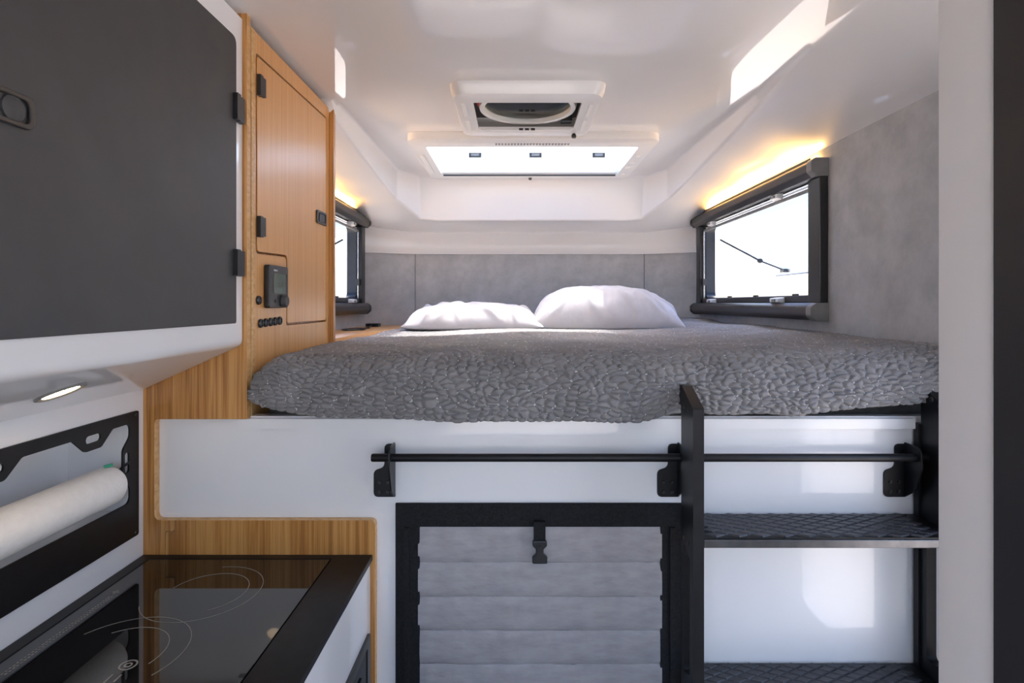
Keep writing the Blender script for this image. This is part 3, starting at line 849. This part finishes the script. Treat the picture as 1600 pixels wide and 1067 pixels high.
def build_quilt():
    nx = 640
    X = np.linspace(-.634, 1.045, nx)
    front = np.linspace(0, 1, 170)
    back = np.linspace(0, 1, 330) ** .8                # denser towards the headboard? keep even-ish in view
    # profile parameter: first the top from the headboard to the edge, then over the edge
    ytop = 3.36 - (3.36 - 1.455) * back
    s_top = np.concatenate([[0], np.cumsum(np.abs(np.diff(ytop)))])
    s_front = s_top[-1] + front[1:] * .40
    S = np.concatenate([s_top, s_front])
    ns = len(S)
    XX, SS = np.meshgrid(X, S)
    Pn = np.zeros((ns, nx, 3))
    # ---- resting height of the top
    nt_ = len(s_top)
    Yt = ytop[:, None] * np.ones(nx)[None]
    Xt = np.ones(nt_)[:, None] * X[None]
    def ztop(x, y):
        z = -.122 + .026 * np.clip((x - .45) / .5, 0, 1) ** 1.2
        z += .012 * np.clip((y - 2.6) / .6, 0, 1)*np.clip((x-.2)/.6,0,1)
        z += .016 * (vnoise(np.stack([x * 2.2 + 3, y * 2.6], -1), 3) - .5) + .010 * (vnoise(np.stack([x * 5 + 9, y * 6], -1), 4) - .5)
        z += .014 * np.exp(-((y - 2.02 - .08 * np.sin(x * 6)) / .06) ** 2) * np.exp(-((x - .05) / .6) ** 2)
        z -= .036 * np.clip((-.575 - x) / .06, 0, 1) ** 2
        return z
    Pn[:nt_, :, 0] = Xt; Pn[:nt_, :, 1] = Yt; Pn[:nt_, :, 2] = ztop(Xt, Yt)
    # ---- front drape: quarter-round, bulging face, hem tucked back
    t = front[1:]
    hem = interp(X, [-.634, -.60, -.47, -.16, .07, .29, .36, .42, .48, .59, .65, .74, .92, .98, 1.045],
                    [-.236, -.252, -.270, -.281, -.284, -.281, -.268, -.262, -.266, -.260, -.266, -.252, -.243, -.235, -.19])
    hem = hem + .004 * (vnoise(np.stack([X * 14, X * 0], -1), 8) - .5)
    zt = ztop(X, np.full(nx, 1.455))
    bul = 1.300 + .010 * np.sin(X * 7) * .5 + .03 * np.clip((-.52 - X) / .12, 0, 1) ** 2 + .02 * np.clip((X - .93) / .1, 0, 1)
    ladder = np.exp(-((X - .39) / .030) ** 2)
    for k, tt in enumerate(t):
        a = tt
        # control curve (cubic spline through edge, shoulder, belly, hem)
        y = np.interp(a, [0, .18, .36, .55, .75, .92, 1.0], [0, .40, .74, .93, 1.0, .93, .62])
        z = np.interp(a, [0, .18, .36, .55, .75, .92, 1.0], [0, .05, .22, .47, .74, .96, 1.0])
        Pn[nt_ + k, :, 0] = X
        Pn[nt_ + k, :, 1] = 1.455 + (bul - 1.455) * y + ladder * .02 * np.clip((a - .45) / .3, 0, 1)
        Pn[nt_ + k, :, 2] = zt + (hem - zt) * z
    # smooth the profile along s near the edge
    for _ in range(14):
        q = Pn.copy()
        q[1:-1] = (Pn[:-2] + 2 * Pn[1:-1] + Pn[2:]) / 4
        Pn[nt_ - 12:-1] = q[nt_ - 12:-1]
    # ---- folds of the drape
    fold = (vnoise(np.stack([XX * 7, SS * 3], -1), 11) - .5)
    infront = np.clip((SS - s_top[-1] + .05) / .2, 0, 1)
    nrm = np.zeros_like(Pn)
    du = np.gradient(Pn, axis=1); dv_ = np.gradient(Pn, axis=0)
    nrm = np.cross(du, dv_); nrm /= np.linalg.norm(nrm, axis=-1, keepdims=True) + 1e-9
    if nrm[10, nx // 2, 2] < 0: nrm = -nrm
    # ---- puckered quilting
    warp = np.stack([vnoise(np.stack([XX * 18, SS * 18], -1), 21), vnoise(np.stack([XX * 18 + 50, SS * 18], -1), 22)], -1) - .5
    p = np.stack([XX / .0235, SS / .0245], -1) + warp * .9 + 40
    d = cells(p, 5)
    h = np.clip((d[1] - d[0]) / .55, 0, 1) ** .55
    fine = vnoise(np.stack([XX / .008, SS / .008], -1), 30) - .5
    amp = .0062 * (.6 + 1.0 * infront)
    edge = np.clip((S[-1] - SS) / .05, .15, 1)
    disp = amp * edge * (h - .6) + fine * .0011 + fold * .010 * infront
    Pn += nrm * disp[..., None]
    idx = np.arange(ns * nx).reshape(ns, nx)
    q = np.stack([idx[:-1, :-1], idx[:-1, 1:], idx[1:, 1:], idx[1:, :-1]], -1).reshape(-1, 4)
    me = bpy.data.meshes.new('quilt_cover')
    me.vertices.add(ns * nx); me.vertices.foreach_set('co', Pn.astype(np.float32).ravel())
    me.loops.add(q.size); me.loops.foreach_set('vertex_index', q.astype(np.int32).ravel())
    me.polygons.add(len(q)); me.polygons.foreach_set('loop_start', np.arange(0, q.size, 4, dtype=np.int32))
    me.update(calc_edges=True); me.validate()
    # stitches where three cells meet
    node = (d[2] - d[0]) < .12
    rng = np.random.RandomState(9)
    cand = np.argwhere(node & (SS > .7))
    rng.shuffle(cand)
    taken = set(); st = []
    for i, j in cand:
        key = (int(XX[i, j] / .016), int(SS[i, j] / .016))
        if key in taken or rng.rand() < .62: continue
        taken.add(key); st.append((i, j))
    V = []; F = []
    for i, j in st:
        c = Pn[i, j] + nrm[i, j] * .0012
        a = du[i, j] / np.linalg.norm(du[i, j]); b_ = np.cross(nrm[i, j], a)
        for rep in range(1 if rng.rand() < .6 else 2):
            th = rng.rand() * math.pi
            u_ = a * math.cos(th) + b_ * math.sin(th); v_ = np.cross(nrm[i, j], u_)
            l_ = .0015 + .0019 * rng.rand(); w_ = .0007
            k0 = len(V)
            for su, sv, sn in ((-1, -1, 0), (1, -1, 0), (1, 1, 0), (-1, 1, 0), (0, 0, 1)):
                V.append(tuple(c + u_ * l_ * su + v_ * w_ * sv + nrm[i, j] * .0008 * sn))
            F += [(k0, k0 + 1, k0 + 4), (k0 + 1, k0 + 2, k0 + 4), (k0 + 2, k0 + 3, k0 + 4), (k0 + 3, k0, k0 + 4)]
    ms = bpy.data.meshes.new('stitching'); ms.from_pydata(V, [], F); ms.update()
    return me, ms
M['quilt'] = noise_col(mat('grey quilted cotton', (.2, .19, .195), .85, spec=.25), 9, (.205, .199, .203), (.27, .262, .268), detail=6, bump=.25, bscale=260, bdist=.001)
me, ms = build_quilt()
qt = thing('quilt', 'grey puckered quilt with pale stitches spread over the bed', 'quilt', (.2, 2.3, -.28))
finish('quilt_cover', me, M['quilt'], qt, smooth=0)
qt.children[0].data.polygons.foreach_set('use_smooth', np.ones(len(qt.children[0].data.polygons), dtype=bool))
so = finish('stitching', ms, M['thread'], qt, smooth=0)
so['kind'] = 'stuff'

def pillow(label, cx, cy, base, wx, wy, top, rot, seed, tilt=0.0):
    n = 130
    u = np.linspace(-1, 1, n)
    U, V = np.meshgrid(u, u)
    # pillow outline: slightly concave sides
    k = .10
    PX = U * (1 - k * (1 - np.abs(V) ** 2) * np.abs(U) ** 3 * .5) * wx / 2
    PY = V * (1 - k * (1 - np.abs(U) ** 2) * np.abs(V) ** 3 * .5) * wy / 2
    prof = np.clip((1 - np.abs(U) ** 3.6), 0, 1) ** .55 * np.clip((1 - np.abs(V) ** 3.2), 0, 1) ** .55
    rng = np.random.RandomState(seed)
    wr = np.zeros_like(U)
    for q in range(60):                              # creases radiating from edges and corners
        a = rng.rand() * 2 * math.pi; e = .85 + .2 * rng.rand()
        ex, ey = np.clip(1.25 * math.cos(a), -1, 1) * e, np.clip(1.25 * math.sin(a), -1, 1) * e
        dirx, diry = -ex + .5 * (rng.rand() - .5), -ey + .5 * (rng.rand() - .5)
        L_ = math.hypot(dirx, diry); dirx /= L_; diry /= L_
        al = (U - ex) * dirx + (V - ey) * diry; ac = -(U - ex) * diry + (V - ey) * dirx
        bend = .12 * np.sin(al * 4 + q)
        wr += (rng.rand() - .35) * np.exp(-((ac - bend) / (.025 + .03 * rng.rand())) ** 2) * np.exp(-np.abs(al - .12) / .22)
    wr += (vnoise(np.stack([U * 4 + 9, V * 4 + 9], -1), seed) - .5) * .9
    Zt = base + .012 + (top - base - .012) * prof + wr * .032 * prof ** .3 + tilt * U * prof
    Zb = base + .012 - .012 * np.clip(prof * 2.5, 0, 1)
    c, s = math.cos(rot), math.sin(rot)
    verts = []
    for Z in (Zt, Zb):
        verts += [tuple(p) for p in np.stack([cx + PX * c - PY * s, cy + PX * s + PY * c, Z], -1).reshape(-1, 3)]
    F = []
    idx = np.arange(n * n).reshape(n, n)
    for i in range(n - 1):
        for j in range(n - 1):
            F.append((idx[i, j], idx[i, j + 1], idx[i + 1, j + 1], idx[i + 1, j]))
            F.append((n * n + idx[i, j], n * n + idx[i + 1, j], n * n + idx[i + 1, j + 1], n * n + idx[i, j + 1]))
    me = bpy.data.meshes.new('pillow')
    me.from_pydata(verts, [], [tuple(int(q) for q in f) for f in F])
    bm = bmesh.new(); bm.from_mesh(me)
    bmesh.ops.remove_doubles(bm, verts=bm.verts[:], dist=.0004)
    bmesh.ops.recalc_face_normals(bm, faces=bm.faces[:])
    o = finish('pillow', bm, M['pillow'], None, smooth=180)
    tag(o, label, 'pillow', 'pillows at the headboard')
    return o
pillow('flat white pillow, the lower one on the left', -.205, 2.80, -.122, .66, .46, -.002, .03, 2)
pillow('plump white pillow, the taller one on the right', .43, 2.82, -.122, .72, .46, .080, -.03, 5, -.0)
sh = prism('bed_sheet', round_poly([(.74, 3.02), (.90, 2.98), (.93, 3.22), (.76, 3.26)], .02), 'z', -.116, -.090, M['pillow'], b=.008, seg=3)
tag(sh, 'small folded corner of white sheet beside the taller pillow', 'sheet')

# ------------------------------------------------------------------ grab rail on the bunk wall
gr = thing('grab_rail', 'long black horizontal rail on brackets across the white bunk wall', 'rail', (.3, B, -.36))
BY, BZ = 1.316, -.3605
tube('bar', [(-.337, BY, BZ), (-.334, BY, BZ), (.965, BY, BZ), (.970, BY, BZ)], [.0085, .0095, .0095, .0085], M['black_metal'], gr, seg=20)
for xa in (-.2905, .3925, .938):
    # wall flange with a narrower neck, and the arm plate that carries the bar
    fl = round_poly([(xa - .052, -.466), (xa, -.466), (xa, -.338), (xa - .026, -.338), (xa - .026, -.395), (xa - .052, -.402)], [.012, 0, 0, .012, .016, .014])
    br = prism('bracket', fl, 'y', B - .0045, B - .0005, M['black_metal'], gr, b=.0008)
    ar = round_poly([(B - .0045, -.466), (B - .0045, -.334), (1.300, -.334), (1.296, -.380), (1.318, -.440)], [0, 0, .020, .012, .014])
    prism('bracket_arm', ar, 'x', xa - .004, xa, M['black_metal'], br, b=.0008)
    for dx in (-.037, -.017):
        for z in (-.430, -.453):
            lathe('screw', [(0, -.0025), (.0035, -.0025), (.0045, -.0005), (.0045, 0)], (xa + dx, B - .0045, z), 'y', M['frame_grey'], br, seg=12)

# ------------------------------------------------------------------ padded fabric hatch cover
fp = thing('padded_cover', 'grey padded fabric hatch cover with black border and centre buckle', 'cover', (.06, B, -E))
FY = B - .001
hx0, hx1, hz1 = -.2895, .412, -.4805
gx0, gx1, gz1 = -.231, .347, -.537
prism('border', [(hx0, -E + .02), (hx1, -E + .02), (hx1, hz1), (hx0, hz1)], 'y', FY - .006, FY, M['black_fabric'], fp, holes=[[(gx0, -E + .08), (gx1, -E + .08), (gx1, gz1), (gx0, gz1)]], b=.001)
for x in (-.262, .376):
    box('edge_fold', x - .006, x + .006, FY - .011, FY - .005, -E + .03, gz1 - .0, M['black_fabric'], fp, b=.004)
z = gz1 + .006
hts = [.092, .083, .081, .081, .081, .081, .081, .081, .081, .081, .081]
rngp = np.random.RandomState(3)
for k, hgt in enumerate(hts):
    z1_ = z; z0_ = z - hgt
    if z0_ < -E + .06: break
    nx_, nz_ = 70, 16
    V = []; F = []
    for j in range(nz_ + 1):
        v = j / nz_
        for i in range(nx_ + 1):
            u = i / nx_
            bulge = (1 - abs(2 * v - 1) ** 5) * .0045
            wrk = .0035 * (vnoise(np.array([u * 22 + k * 7, v * 3.0 + k]), 40) - .5) + .002 * (vnoise(np.array([u * 60, v * 2 + k * 3]), 41) - .5) * (1 - v)
            sag = .002 * (vnoise(np.array([u * 9 + k, 2.0]), 42) - .5)
            V.append((gx0 - .004 + (gx1 - gx0 + .008) * u, FY - .002 - bulge - wrk * 1.0, z1_ - hgt * v + sag))
    for j in range(nz_):
        for i in range(nx_):
            a = j * (nx_ + 1) + i
            F.append((a, a + 1, a + nx_ + 2, a + nx_ + 1))
    pm = bpy.data.meshes.new('padded_band'); pm.from_pydata([tuple(map(float, p)) for p in V], [], F); pm.update()
    finish('padded_band', pm, M['grey_fabric'], fp, smooth=60)
    z = z0_
sb = box('strap', .0425, .0705, FY - .020, FY - .012, -.566, -.520, M['black_fabric'], fp, b=.001)
bk = thing_b = prism('buckle', round_poly([(.040, -.564), (.074, -.564), (.074, -.576), (.066, -.584), (.066, -.596), (.075, -.604), (.075, -.618), (.039, -.618), (.039, -.604), (.048, -.596), (.048, -.584), (.040, -.576)], .004), 'y', FY - .024, FY - .013, M['black_plastic'], fp, b=.002)
box('buckle_prong', .052, .062, FY - .026, FY - .022, -.606, -.575, M['black_plastic'], bk, b=.001)

# ------------------------------------------------------------------ ladder
ld = thing('bunk_ladder', 'black metal ladder with patterned treads leading up to the bunk', 'ladder', (.68, 1.29, -E))
def rail(x0, x1, ya, yb, ztf, ztb):
    holes = []
    for za, zb in ((-.835, -.540), (-1.19, -.90), (-1.50, -1.26)):
        holes.append(round_poly([(ya + .024, za + .02), (yb - .018, za), (yb - .018, zb), (ya + .024, zb - .02)], .012))
    out = round_poly([(ya, -E), (yb, -E), (yb, ztb), (ya, ztf)], [0, 0, .006, .006])
    return prism('rail', out, 'x', x0, x1, M['black_metal'], ld, holes=holes, b=.001, smooth=20)
rl = rail(.381, .4045, 1.210, 1.298, -.2265, -.186)
box('hook_plate', .384, .4015, 1.296, 1.352, -.236, -.192, M['black_metal'], rl, b=.004)
for z in (-.225, -.52, -.88):
    for y in (1.245, 1.275):
        lathe('bolt', [(0, -.002), (.0035, -.002), (.0045, 0)], (.381, y, z - .01), 'x', M['frame_grey'], rl, seg=10)
rr_ = rail(.960, .9835, 1.210, 1.335, -.262, -.192)
box('back_flange', .955, .985, 1.336, 1.352, -E, -.286, M['black_metal'], rr_, b=.002)
for y in (1.25, 1.275, 1.300):
    lathe('bolt', [(0, -.003), (.005, -.003), (.006, 0)], (.960, y, -.262 + (y - 1.21) * .45), 'x', M['frame_grey'], rr_, seg=10)
# tread studs share one mesh
def stud_mesh(wx, wy, h):
    bm = bmesh.new()
    lo = [(-wx, 0), (0, -wy), (wx, 0), (0, wy)]
    A = [bm.verts.new((x, y, 0)) for x, y in lo]
    C = [bm.verts.new((x * .80, y * .74, h)) for x, y in lo]
    bm.faces.new(C)
    for k in range(4): bm.faces.new((A[k], A[(k + 1) % 4], C[(k + 1) % 4], C[k]))
    bmesh.ops.recalc_face_normals(bm, faces=bm.faces[:])
    me = bpy.data.meshes.new('tread_stud'); bm.to_mesh(me); bm.free()
    me.materials.append(M['tread'])
    return me
SM = stud_mesh(.0240, .0118, .0035)
for zt in (-.503, -.862):
    stp = prism('step', rrect(.4050, .9595, 1.212, 1.356, .002), 'z', zt - .024, zt - .006, M['step_metal'], ld, b=.002)
    pad = box('tread_pad', .408, .9565, 1.216, 1.354, zt - .0065, zt - .003, M['black_metal'], stp, b=.001)
    row = 0
    y = 1.2285
    while y < 1.345:
        x = .434 + (.025 if row % 2 else 0)
        while x < .934:
            o = bpy.data.objects.new('tread_stud', SM)
            COL.objects.link(o)
            o.parent = stp
            o.location = Vector((x, y, zt - .0032 + E)) - Vector(stp['_w'])
            x += .050
        y += .0126; row += 1

# ------------------------------------------------------------------ clean helper properties
for o in bpy.data.objects:
    if '_w' in o: del o['_w']
